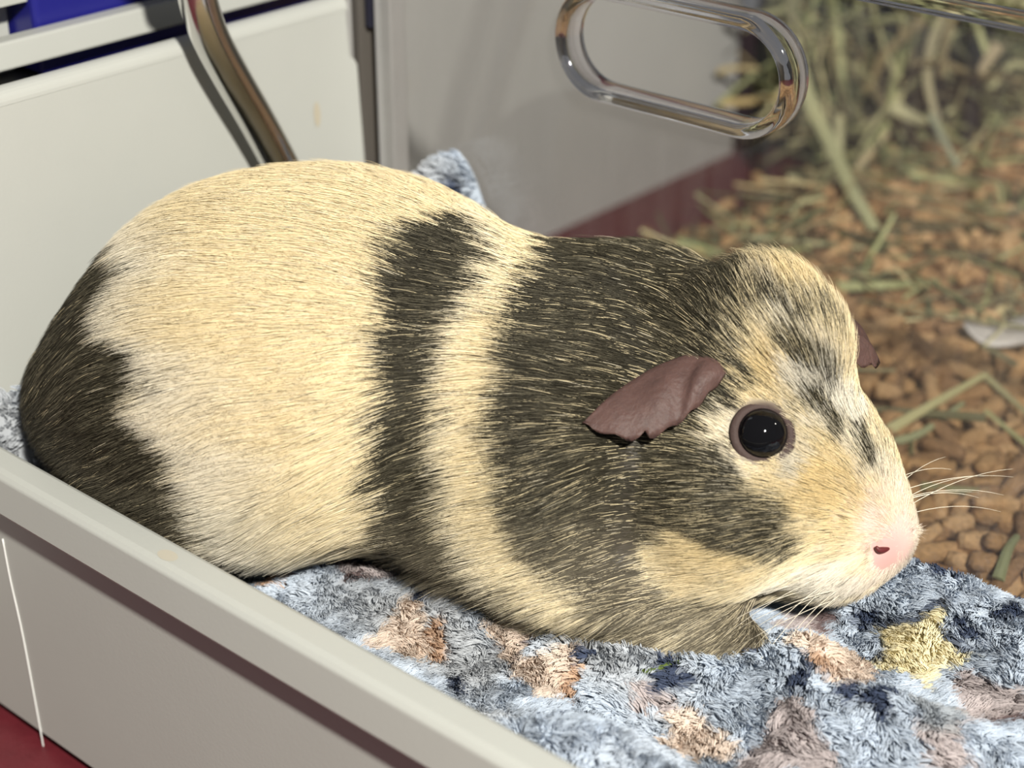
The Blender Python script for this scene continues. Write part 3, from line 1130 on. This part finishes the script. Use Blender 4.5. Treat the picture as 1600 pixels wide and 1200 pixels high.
PAL = dict(star=(.84, .760, .520), peach=(.770, .640, .540), orange=(.56, .360, .235), mauve=(.480, .415, .410), brown=(.150, .095, .090), navy=(.035, .050, .100), grey=(.36, .37, .38))
BLUE = np.array([.500, .560, .650])
MARKS = [('brown', .1058, .0045, .0065, 0), ('orange', .0285, -.0680, .0060, 0), ('orange', .0705, -.0585, .0060, 0), ('orange', .1265, -.0195, .0050, 0), ('orange', .0885, -.0215, .004, 0),
         ('brown', .0500, -.0560, .0055, 0), ('brown', -.0050, -.0620, .0045, 0),
         ('brown', .1640, .0010, .0060, 0), ('peach', .0205, -.0715, .0105, 0), ('peach', .0640, -.0600, .0095, 0), ('peach', .1079, -.0530, .0105, 0), ('peach', .1255, -.0135, .0115, 0),
         ('peach', .0845, -.0225, .0060, 0), ('mauve', -.0055, -.0570, .0090, 0), ('peach', .0465, -.0525, .0085, 0), ('mauve', .1020, .0000, .0080, 1),
         ('mauve', .1580, .0044, .0120, 0), ('mauve', .1300, -.0440, .0125, 0), ('orange', -.0243, -.0754, .0040, 0), ('mauve', .1604, -.0213, .0090, 1), ('mauve', .0928, -.0505, .006, 0),
         ('navy', .0452, -.0756, .0042, 0), ('navy', -.0157, -.0636, .0035, 0), ('navy', .1020, -.0215, .0070, 0), ('navy', .0928, -.0424, .0060, 0), ('navy', .0707, -.0514, .0030, 0),
         ('navy', .1225, .0365, .0042, 0), ('navy', .1285, .0370, .0042, 0), ('navy', .1160, .0300, .0035, 0), ('navy', .1175, .0140, .0035, 0), ('navy', .1425, .0220, .0035, 0), ('navy', .1500, .0346, .0045, 0),
         ('navy', .1227, -.0270, .0040, 0), ('navy', .0807, -.0715, .0050, 0), ('navy', .0760, -.0790, .0040, 0), ('navy', .0172, -.0586, .0028, 0), ('navy', .1425, -.0212, .0050, 0),
         ('navy', .1350, -.0240, .0035, 0), ('navy', .0979, -.0146, .004, 0), ('navy', .0888, -.0127, .004, 0), ('navy', .1435, .0553, .0045, 0), ('grey', .1524, -.0126, .008, 0),
         ('navy', -.0640, .0440, .0060, 0), ('navy', -.0560, .0480, .0050, 0), ('mauve', -.0600, .0420, .0035, 0), ('navy', -.1090, -.0900, .006, 0)]
for i in range(26):                                              # the rest of the print, away from the part in view
    x, y = random.uniform(.165, .33), random.uniform(-.11, .05)
    MARKS.append((random.choice(['star', 'peach', 'mauve', 'navy', 'navy']), x, y, random.uniform(.006, .012), 1))
for i in range(14):
    MARKS.append((random.choice(['peach', 'mauve', 'navy', 'navy']), random.uniform(-.11, .06), random.uniform(-.02, .02), random.uniform(.006, .010), 1))


def star_d(dx, dy, r, rot):
    """signed distance-like value of a five-pointed star (negative inside)"""
    a = np.arctan2(dy, dx) - rot
    k = 2 * math.pi / 5
    a = np.abs((a + k / 2) % k - k / 2)
    rr = np.hypot(dx, dy)
    x, y = rr * np.cos(a), rr * np.sin(a)
    p1 = np.array([r, 0.0])
    p2 = np.array([.50 * r * math.cos(k / 2), .50 * r * math.sin(k / 2)])
    nrm = np.array([p2[1] - p1[1], -(p2[0] - p1[0])])
    nrm = -nrm / np.linalg.norm(nrm)
    if nrm @ p1 < 0:
        nrm = -nrm
    return (x - p1[0]) * nrm[0] + (y - p1[1]) * nrm[1]


def blanket_col(x, y):
    p = np.stack([x, y, np.zeros_like(x)], -1)
    n1 = vnoise(p, 300, 70)
    c = np.tile(BLUE, (len(x), 1)) * (1 + .12 * vnoise(p, 60, 71) + .10 * n1)[:, None]
    gz = np.clip(vnoise(p, 45, 72) * 1.6, 0, 1) * np.clip((.12 - x) / .05, 0, 1)
    c = mixc(c, np.tile(np.array([.50, .505, .52]), (len(x), 1)), gz * .8)
    jx, jy = vnoise(p, 350, 73) * .0009, vnoise(p, 350, 74) * .0009
    for kind, mx, my, r, shape in MARKS:
        dx, dy = x - mx + jx, y - my + jy
        rot = (mx * 37.0 + my * 71.0) % 6.28
        d = star_d(dx, dy, r, rot) if shape else np.hypot(dx, dy) - r * (.85 + .25 * np.sin(3 * np.arctan2(dy, dx) + rot))
        c = mixc(c, np.tile(np.array(PAL[kind]), (len(x), 1)), sstep(-d, .0012) * (.95 if kind != 'grey' else .6))
    # the clear cream star, with navy dye round it
    ex, ey = x - STAR_C[0] + jx * .5, y - STAR_C[1] + jy * .5
    dx, dy = ex * .755 + ey * .656, (ex * .656 - ey * .755) / .87
    d = star_d(dx, dy, .0152, STAR_ROT)
    sh = sstep(-star_d(dx, dy + .0020,   .0172, STAR_ROT), .0012)
    c = mixc(c, np.tile(np.array(PAL['navy']), (len(x), 1)), sh * .8)
    return mixc(c, np.tile(np.array(PAL['star']), (len(x), 1)), sstep(-d, .0008))


STAR_ROT = math.radians(90)
STAR_C = (0.1350, 0.0105)
BLK = np.array([.10, -.02, -.02])
blk = empty('fleece_blanket', BLK, 'fluffy light blue fleece blanket with coloured stars under the guinea pig', 'blanket')
cl_me = mesh_data('cloth', bverts - BLK, bfaces, attr_mat('fleece_cloth', .9, .1))
set_colour(cl_me, blanket_col(GX, GY) * .72)
cl_o = bpy.data.objects.new('cloth', cl_me)
link(cl_o, blk)
sol = cl_o.modifiers.new('thickness', 'SOLIDIFY')
sol.thickness = .0015
sol.offset = -1

# pile: little locks of fibre
NL = 50000
lx = RNG.uniform(BX0 + .001, .24, NL)
ly = RNG.uniform(BY0 + .002, BY1 - .001, NL)

lx = np.concatenate([lx, RNG.uniform(.055, .110, 6000)])      # extra fibre where the cloth dips under the chin
ly = np.concatenate([ly, RNG.uniform(-.025, .020, 6000)])


def grid_val(a, x, y):
    fx = (x - BX0) / (BX1 - BX0) * (nx_ - 1)
    fy = (y - BY0) / (BY1 - BY0) * (ny_ - 1)
    i, j = np.clip(fx.astype(int), 0, nx_ - 2), np.clip(fy.astype(int), 0, ny_ - 2)
    u_, v_ = fx - i, fy - j
    return a[i, j] * (1 - u_) * (1 - v_) + a[i + 1, j] * u_ * (1 - v_) + a[i, j + 1] * (1 - u_) * v_ + a[i + 1, j + 1] * u_ * v_


dzx, dzy = np.gradient(zz, (BX1 - BX0) / (nx_ - 1), (BY1 - BY0) / (ny_ - 1))
dpig = pig_d(lx, ly, grid_val(zz, lx, ly))
ok = dpig > -.0004
lx, ly = lx[ok], ly[ok]
NL = len(lx)
lz = grid_val(zz, lx, ly)
ln_ = np.stack([-grid_val(dzx, lx, ly), -grid_val(dzy, lx, ly), np.ones(NL)], -1)
ln_ /= np.linalg.norm(ln_, axis=1)[:, None]
lp = np.stack([lx, ly, lz], -1)
ang = vnoise(lp, 55, 80) * 2.2 + vnoise(lp, 240, 81) * 1.2 - .9
ldir = np.stack([np.cos(ang), np.sin(ang), np.zeros(NL)], -1)
ldir -= ln_ * (ldir * ln_).sum(1)[:, None]
lt = RNG.uniform(.35, .85, NL)                                    # how far each lock leans over
lcol = blanket_col(lx, ly) * RNG.uniform(.90, 1.10, NL)[:, None]
NSTR = 9
K = NL * NSTR
rep = np.repeat(np.arange(NL), NSTR)
offs = RNG.normal(0, .00075, (K, 2))
root = lp[rep] + np.stack([offs[:, 0], offs[:, 1], np.zeros(K)], -1)
llen = (RNG.uniform(.0030, .0042, NL)[rep]) * RNG.uniform(.8, 1.15, K)
NQ = 5
fp = np.empty((K, NQ, 3))
curl = RNG.normal(0, .16, (K, 3))
for k, t in enumerate(np.linspace(0, 1, NQ)):
    ctr = root * (1 - .4 * t) + lp[rep] * (.4 * t)
    fp[:, k] = ctr + ln_[rep] * (llen * t * (1 - .35 * lt[rep] * t))[:, None] + ldir[rep] * (llen * lt[rep] * t * t * 1.1)[:, None] + curl * (llen * .25 * math.sin(t * 3.0))[:, None]
pile = bpy.data.hair_curves.new('pile')
pile.add_curves([NQ] * K)
pile.position_data.foreach_set('vector', (fp - BLK).astype(np.float32).ravel())
ra = pile.attributes.get('radius') or pile.attributes.new('radius', 'FLOAT', 'POINT')
ra.data.foreach_set('value', np.tile(np.array([.00015, .00017, .00016, .00014, .00008], np.float32), K))
ca = pile.attributes.new('tint', 'FLOAT_COLOR', 'POINT')
cc = np.repeat((lcol[rep] * RNG.uniform(.85, 1.12, K)[:, None])[:, None, :], NQ, 1)
ca.data.foreach_set('color', np.concatenate([cc, np.ones((K, NQ, 1))], 2).astype(np.float32).ravel())
pile.materials.append(attr_mat('fleece_fibre', .75, .15))
link(bpy.data.objects.new('pile', pile), blk, kind='stuff')

# ------------------------------------------------------------------ wood pellets beyond the clear panel
def bed_z(x, y):
    x, y = np.asarray(x, float), np.asarray(y, float)
    p = np.stack([x, y, np.zeros_like(x)], -1)
    t = np.clip((x + .197) / .13, 0, 1)
    z = FLOOR_Z - .004 + .042 * t * t * (3 - 2 * t)
    z = z + vnoise(p, 28, 90) * .006 * t + vnoise(p, 70, 91) * .0025 * t
    z = z - .03 * np.exp(-((x - .012) ** 2 + (y - .305) ** 2) / .025 ** 2)
    return np.maximum(z, FLOOR_Z - .002)


bx, by = np.meshgrid(np.linspace(-.225, .42, 110), np.linspace(.0700, .74, 110), indexing='ij')
bz = bed_z(bx.ravel(), by.ravel())
bv = np.stack([bx.ravel(), by.ravel(), bz - .001], -1)
bf = [(i * 110 + j, (i + 1) * 110 + j, (i + 1) * 110 + j + 1, i * 110 + j + 1) for i in range(109) for j in range(109)
      if min(bv[i * 110 + j][2], bv[(i + 1) * 110 + j + 1][2]) > FLOOR_Z + .0005]
M_BED = pmat('sawdust', (.20, .120, .060, 1), .9, noise=(300, .5), bump=(600, .8))
obj('sawdust_bed', bv, bf, M_BED, kind='stuff', label='crumbled brown sawdust under the wood pellets', cat='bedding')

PEL_COLS = [(.44, .270, .130, 1), (.36, .215, .105, 1), (.52, .335, .175, 1), (.28, .165, .085, 1)]
M_PEL = [pmat('wood_pellet', c, .8, spec=.2, noise=(520, .6), bump=(500, 1.0)) for c in PEL_COLS]


def pellet_mesh(seed, mat, joined=False):
    rg = random.Random(seed)
    L, R0 = rg.uniform(.0045, .0095), rg.uniform(.0029, .0036)
    n, rings = 9, 5
    V, F = [], []
    for i in range(rings):
        t = -1 + 2 * i / (rings - 1)
        rr = R0 * (.82 if i in (0, rings - 1) else 1.0) * rg.uniform(.93, 1.05)
        for j in range(n):
            a = 2 * math.pi * j / n
            w = rr * rg.uniform(.86, 1.10)
            V.append((t * L + rg.uniform(-.0005, .0005), w * math.cos(a), w * math.sin(a)))
    for i in range(rings - 1):
        for j in range(n):
            F.append((i * n + j, i * n + (j + 1) % n, (i + 1) * n + (j + 1) % n, (i + 1) * n + j))
    F.append(tuple(range(n - 1, -1, -1)))
    F.append(tuple((rings - 1) * n + j for j in range(n)))
    return np.array(V), F


PELV = [pellet_mesh(100 + i, None) for i in range(16)]
PELM = [mesh_data('wood_pellet', v, f, M_PEL[i % 4], smooth=True) for i, (v, f) in enumerate(PELV)]


def project(p):
    q = np.asarray(p) - CAM
    d = q @ FWD
    return 800 + FPX * (q @ R_) / d, 600 - FPX * (q @ UP) / d, d


TOPX = [900, 1000, 1100, 1150, 1200, 1250, 1300, 1345, 1355, 1380, 1410, 1430, 1440, 1441]
TOPY = [360, 366, 385, 395, 388, 395, 435, 500, 600, 660, 720, 790, 880, 900]
RACK_Y = .475
RX0, RX1 = -.228, float(at_y(1540, 110, RACK_Y)[0])
spots = []
cell = .0088
yy = .0672
while yy < .70:
    xx = -.200
    while xx < .36:
        for layer in (0, 1):
            if layer == 1 and random.random() < .35:
                continue
            x, y = xx + random.uniform(-.4, .4) * cell, yy + random.uniform(-.4, .4) * cell
            y = max(y, .0745)
            if (x < -.140 and y < .095) or (y > RACK_Y - .006 and x < RX1 + .006):
                continue
            edge = float(np.clip((x + .196) / .05, 0, 1))
            if random.random() > edge * (1.0 if layer == 0 else .8):
                continue
            z = float(bed_z([x], [y])[0]) + .0022 + layer * .0042
            if z < FLOOR_Z + .0035:
                continue
            tilt = random.uniform(-.25, .25) + (random.uniform(-.5, .5) if layer else 0)
            spots.append((x, y, z, random.uniform(0, 6.283), tilt, random.randrange(16)))
        xx += cell
    yy += cell
inview, other = [], []
for s0 in spots:
    px, py, dpt = project(s0[:3])
    hid = px < 1441 and py > np.interp(px, TOPX, TOPY) + 10
    if 880 < px < 1620 and -10 < py < 935 and not hid:
        inview.append((dpt, s0))
    elif dpt < 1.1:
        other.append(s0)
inview.sort(key=lambda q: q[0])
NIND = 300
for dpt, (x, y, z, a, tl, k) in inview[:NIND]:
    o = bpy.data.objects.new('wood_pellet', PELM[k])
    o.location = (x, y, z)
    o.rotation_euler = (random.uniform(0, 6.28), tl, a)
    o.rotation_mode = 'XYZ'
    link(o, None, 'brown pressed wood pellet lying in the bedding beyond the clear panel', 'pellet', 'wood pellets beyond the clear panel')
for mi in (0, 1, 2, 3):
    V, F = [], []
    nb = 0
    for (x, y, z, a, tl, k) in [s0 for _, s0 in inview[NIND:]] + other:
        if k % 4 != mi:
            continue
        pv, pf = PELV[k]
        M_ = np.array((Matrix.Rotation(a, 3, 'Z') @ Matrix.Rotation(tl, 3, 'Y') @ Matrix.Rotation(a * 7, 3, 'X')))
        V.append(pv @ M_.T + np.array([x, y, z]))
        F += [tuple(i + nb for i in f) for f in pf]
        nb += len(pv)
    if mi == 0:
        pel_rest = obj('wood_pellets', np.concatenate(V), F, M_PEL[mi], kind='stuff', label='many more brown wood pellets spread farther back', cat='pellets')
    else:
        obj('pellet_layer', np.concatenate(V), F, M_PEL[mi], pel_rest, kind='stuff')

# ------------------------------------------------------------------ hay rack and hay
def rib_mesh(path, w, nrm=None, thick=.0004, taper=True, crease=.25):
    """flattened hollow stalk: a ribbon with a creased section"""
    path = np.asarray(path, float)
    m = len(path)
    T = np.gradient(path, axis=0)
    T /= np.linalg.norm(T, axis=1)[:, None] + 1e-9
    nrm = np.array([.4, -.7, .5]) if nrm is None else np.asarray(nrm, float)
    V, F = [], []
    for i in range(m):
        s = np.cross(T[i], nrm)
        s /= np.linalg.norm(s) + 1e-9
        n2 = np.cross(s, T[i])
        ww = w * (1 - .45 * i / (m - 1) if taper else 1.0) * .5
        for u, v in ((-1, 0), (-.35, crease), (.4, crease), (1, 0), (.3, -crease * .5)):
            V.append(path[i] + s * ww * u + n2 * ww * v + n2 * thick * (1 if v > 0 else 0))
    k = 5
    for i in range(m - 1):
        for j in range(k):
            F.append((i * k + j, i * k + (j + 1) % k, (i + 1) * k + (j + 1) % k, (i + 1) * k + j))
    F.append(tuple(range(k - 1, -1, -1)))
    F.append(tuple((m - 1) * k + j for j in range(k)))
    return V, F


rk = empty('hay_rack', (-.05, RACK_Y, FLOOR_Z), 'black hay rack with upright bars stuffed with hay', 'hay rack')
rkb = (-.05, RACK_Y, FLOOR_Z)
side = bm_obj('side_panel', box_bm(RX0, RX0 + .006, RACK_Y, .62, FLOOR_Z, .24), M_BLACK, rk, smooth=False, base=rkb)
bm_obj('back_panel', box_bm(RX0, RX1, .615, .62, FLOOR_Z, .24), M_BLACK, rk, smooth=False, base=rkb)
bm_obj('bottom_rail', box_bm(RX0, RX1, RACK_Y, RACK_Y + .008, -.036, -.022), M_BLACK, rk, smooth=False, base=rkb)
for px in (1192, 1288, 1368, 1455, 1522):
    q = at_y(px, 110, RACK_Y)
    b_ = bm_obj('bar', box_bm(q[0] - .0050, q[0] + .0050, RACK_Y - .001, RACK_Y + .007, FLOOR_Z, .24), M_BLACK, rk, smooth=False, base=rkb)
    bevel(b_, .002, 2)

HAYC = [(.33, .335, .170), (.40, .385, .215), (.27, .28, .130), (.47, .43, .25), (.24, .265, .125), (.42, .34, .18)]
M_HAY = attr_mat('dry_hay', .65, .25, bump=(500, .3))


def hay_stuff(name, n, sampler, label, cat='hay'):
    V, F, Cc = [], [], []
    nb = 0
    for _ in range(n):
        pth, w = sampler()
        v, f = rib_mesh(pth, w, nrm=(random.uniform(-.2, .9), -random.uniform(.1, .9), random.uniform(-.3, .9)))
        V += list(v)
        F += [tuple(i + nb for i in q) for q in f]
        c = np.array(random.choice(HAYC)) * random.choice((.3, .45, .6, .85, 1.35))
        Cc += [c] * len(v)
        nb += len(v)
    me = mesh_data(name, V, F, M_HAY, smooth=False)
    set_colour(me, np.array(Cc))
    return link(bpy.data.objects.new(name, me), None, label, cat, None, 'stuff')


def bent(c, d, ln, kink):
    d = d / np.linalg.norm(d)
    j = np.array([random.gauss(0, 1) for _ in range(3)])
    j -= d * (j @ d)
    return smooth_path([c - d * ln / 2, c + j * kink * .3, c + d * ln * .25 + j * kink, c + d * ln / 2 + j * kink * random.uniform(-.5, 1)], 7)


def rack_sampler():
    c = np.array([random.uniform(RX0 + .02, RX1), random.uniform(RACK_Y + .010, .60) if random.random() < .75 else random.uniform(RACK_Y - .02, RACK_Y + .01), random.uniform(-.045, .22)])
    d = np.array([random.gauss(0, .7), random.gauss(0, .35), random.gauss(0, .9)])
    return bent(c, d, random.uniform(.03, .09), .006), random.choice((.0016, .0022, .0030, .0042, .0055))


def floor_sampler():
    c = np.array([random.uniform(-.16, .10), random.uniform(.24, .48), 0])
    if random.random() < .08:
        c[1] = random.uniform(.10, .26)
    c[2] = float(bed_z(c[:1], c[1:2])[0]) + random.uniform(.006, .013)
    d = np.array([random.gauss(0, 1), random.gauss(0, 1), random.gauss(0, .10)])
    return bent(c, d, random.uniform(.03, .09), .005), random.choice((.0012, .0018, .0024, .0032))


hay_stuff('hay', 1700, rack_sampler, 'pale green dry hay stuffed in the black rack')
hay_stuff('loose_hay', 300, floor_sampler, 'loose hay strewn over the pellets in front of the rack')


def stalk(pts, w, col, label, name='hay_stalk', nrm=None):
    pth = smooth_path(pts, 12)
    v, f = rib_mesh(pth, w, nrm=nrm)
    me = mesh_data(name, np.array(v) - pth[0], f, M_HAY, smooth=False)
    set_colour(me, np.tile(np.array(col), (len(v), 1)))
    o = bpy.data.objects.new(name, me)
    o.location = pth[0]
    return link(o, None, label, 'hay stalk')


def on_bed(px, py, lift=.010):
    z = -.03
    for _ in range(6):
        q = at_z(px, py, z)
        z = float(bed_z([q[0]], [q[1]])[0]) + lift
    return at_z(px, py, z)


stalk([at_y(1236, 60, .40), at_y(1262, 150, .38), at_y(1300, 230, .36), at_y(1330, 295, .34), at_y(1368, 360, .325), at_y(1390, 420, .315)], .0082, (.42, .42, .24),
      'long broad pale stalk hanging down from the rack to the pellets')
stalk([at_y(1310, 180, .42), at_y(1312, 215, .42), at_y(1312, 275, .41)], .0048, (.52, .50, .30), 'short upright pale stalk beside the broad hanging stalk')
stalk([at_y(1330, 272, .40), at_y(1358, 240, .405), at_y(1388, 206, .41)], .0045, (.52, .43, .26), 'short tan stalk crossing behind the broad hanging stalk')
stalk([at_y(1128, 160, .44), at_y(1170, 158, .44), at_y(1222, 150, .44)], .0050, (.50, .38, .18), 'tan stalk sticking out of the side of the rack')
stalk([at_y(1120, 165, .44), at_y(1160, 130, .44), at_y(1205, 98, .44)], .0032, (.36, .38, .20), 'thin green stalk slanting out of the side of the rack')
stalk([at_y(1122, 112, .44), at_y(1150, 106, .44), at_y(1185, 108, .44)], .0040, (.46, .37, .20), 'stubby tan stalk poking out above the slanting green one')
stalk([at_y(1145, 25, .44), at_y(1185, 25, .44), at_y(1224, 16, .44)], .0045, (.44, .44, .24), 'pale stalk lying across the top of the rack side')
stalk([at_y(1232, -10, .46), at_y(1236, 60, .455), at_y(1240, 120, .45)], .0075, (.40, .41, .22), 'broad upright green stalk against the first bar')
stalk([at_y(1296, -10, .46), at_y(1310, 60, .455), at_y(1316, 125, .45)], .0060, (.38, .39, .20), 'upright green stalk beside the second bar')
stalk([at_y(1475, 20, .45), at_y(1455, 70, .45), at_y(1450, 130, .45), at_y(1465, 190, .44)], .0065, (.42, .38, .24), 'curved tan stalk bowed between two bars')
stalk([at_y(1395, 165, .45), at_y(1420, 180, .45), at_y(1448, 192, .445)], .0080, (.50, .48, .29), 'thick pale chaff piece below the curved tan stalk')
stalk([at_y(1560, 70, .44), at_y(1545, 92, .44), at_y(1532, 112, .44)], .0070, (.55, .46, .30), 'stubby straw coloured piece at the last bar')
stalk([at_y(1455, 180, .43), at_y(1478, 225, .41), at_y(1497, 262, .40)], .0042, (.37, .40, .28), 'thin grey green stalk hanging over the pellets')
stalk([on_bed(1388, 672, .012), on_bed(1460, 630, .014), on_bed(1540, 585, .016)], .0040, (.55, .52, .28), 'straight yellow green stalk lying on the pellets beside the nose')
stalk([on_bed(1538, 586, .015), on_bed(1570, 615, .012), on_bed(1615, 655, .010)], .0030, (.38, .36, .20), 'thin stalk bent away from the yellow green stalk')
stalk([on_bed(1395, 690, .009), on_bed(1440, 676, .010), on_bed(1505, 630, .010)], .0034, (.36, .38, .22), 'dull green stalk under the yellow green stalk')
stalk([on_bed(1310, 448, .010), on_bed(1400, 445, .012), on_bed(1500, 435, .012), on_bed(1580, 405, .012)], .0042, (.37, .38, .19), 'long dull green stalk lying behind the far ear')
stalk([on_bed(1530, 488, .012), on_bed(1565, 490, .012), on_bed(1605, 494, .012)], .0042, (.50, .48, .30), 'pale stalk lying on the bare red patch')
stalk([on_bed(1560, 905, .010), on_bed(1575, 860, .010), on_bed(1590, 838, .010)], .0040, (.26, .28, .15), 'dark green stalk between pellets at the blanket edge')
stalk([on_bed(1440, 760, .009), on_bed(1490, 765, .010), on_bed(1545, 768, .009)], .0036, (.26, .25, .13), 'dark stalk lying between the nose and the pellets')
stalk([at_z(998, 1050, .007), at_z(1018, 1048, .0085), at_z(1045, 1038, .0085), at_z(1062, 1034, .008)], .0016, (.10, .14, .03), 'small green hay scrap on the fleece below the paw', 'hay_scrap')

pq = on_bed(1590, 530, .010)
bmP = bmesh.new()
bmesh.ops.create_grid(bmP, x_segments=8, y_segments=6, size=.5)
for v in bmP.verts:
    x, y = v.co.x, v.co.y
    v.co = Vector((pq[0] + x * .030 + .004 * math.sin(y * 5), pq[1] + y * .026 + .003 * math.sin(x * 6), pq[2] + .004 + .003 * math.sin(x * 5 + y * 3)))
pp_ = bm_obj('paper_scrap', bmP, pmat('pale_paper', (.55, .52, .50, 1), .8, noise=(80, .2)), label='pale scrap of paper on the pellets by the bare red patch', cat='paper')
ps = pp_.modifiers.new('thickness', 'SOLIDIFY')
ps.thickness = .0006
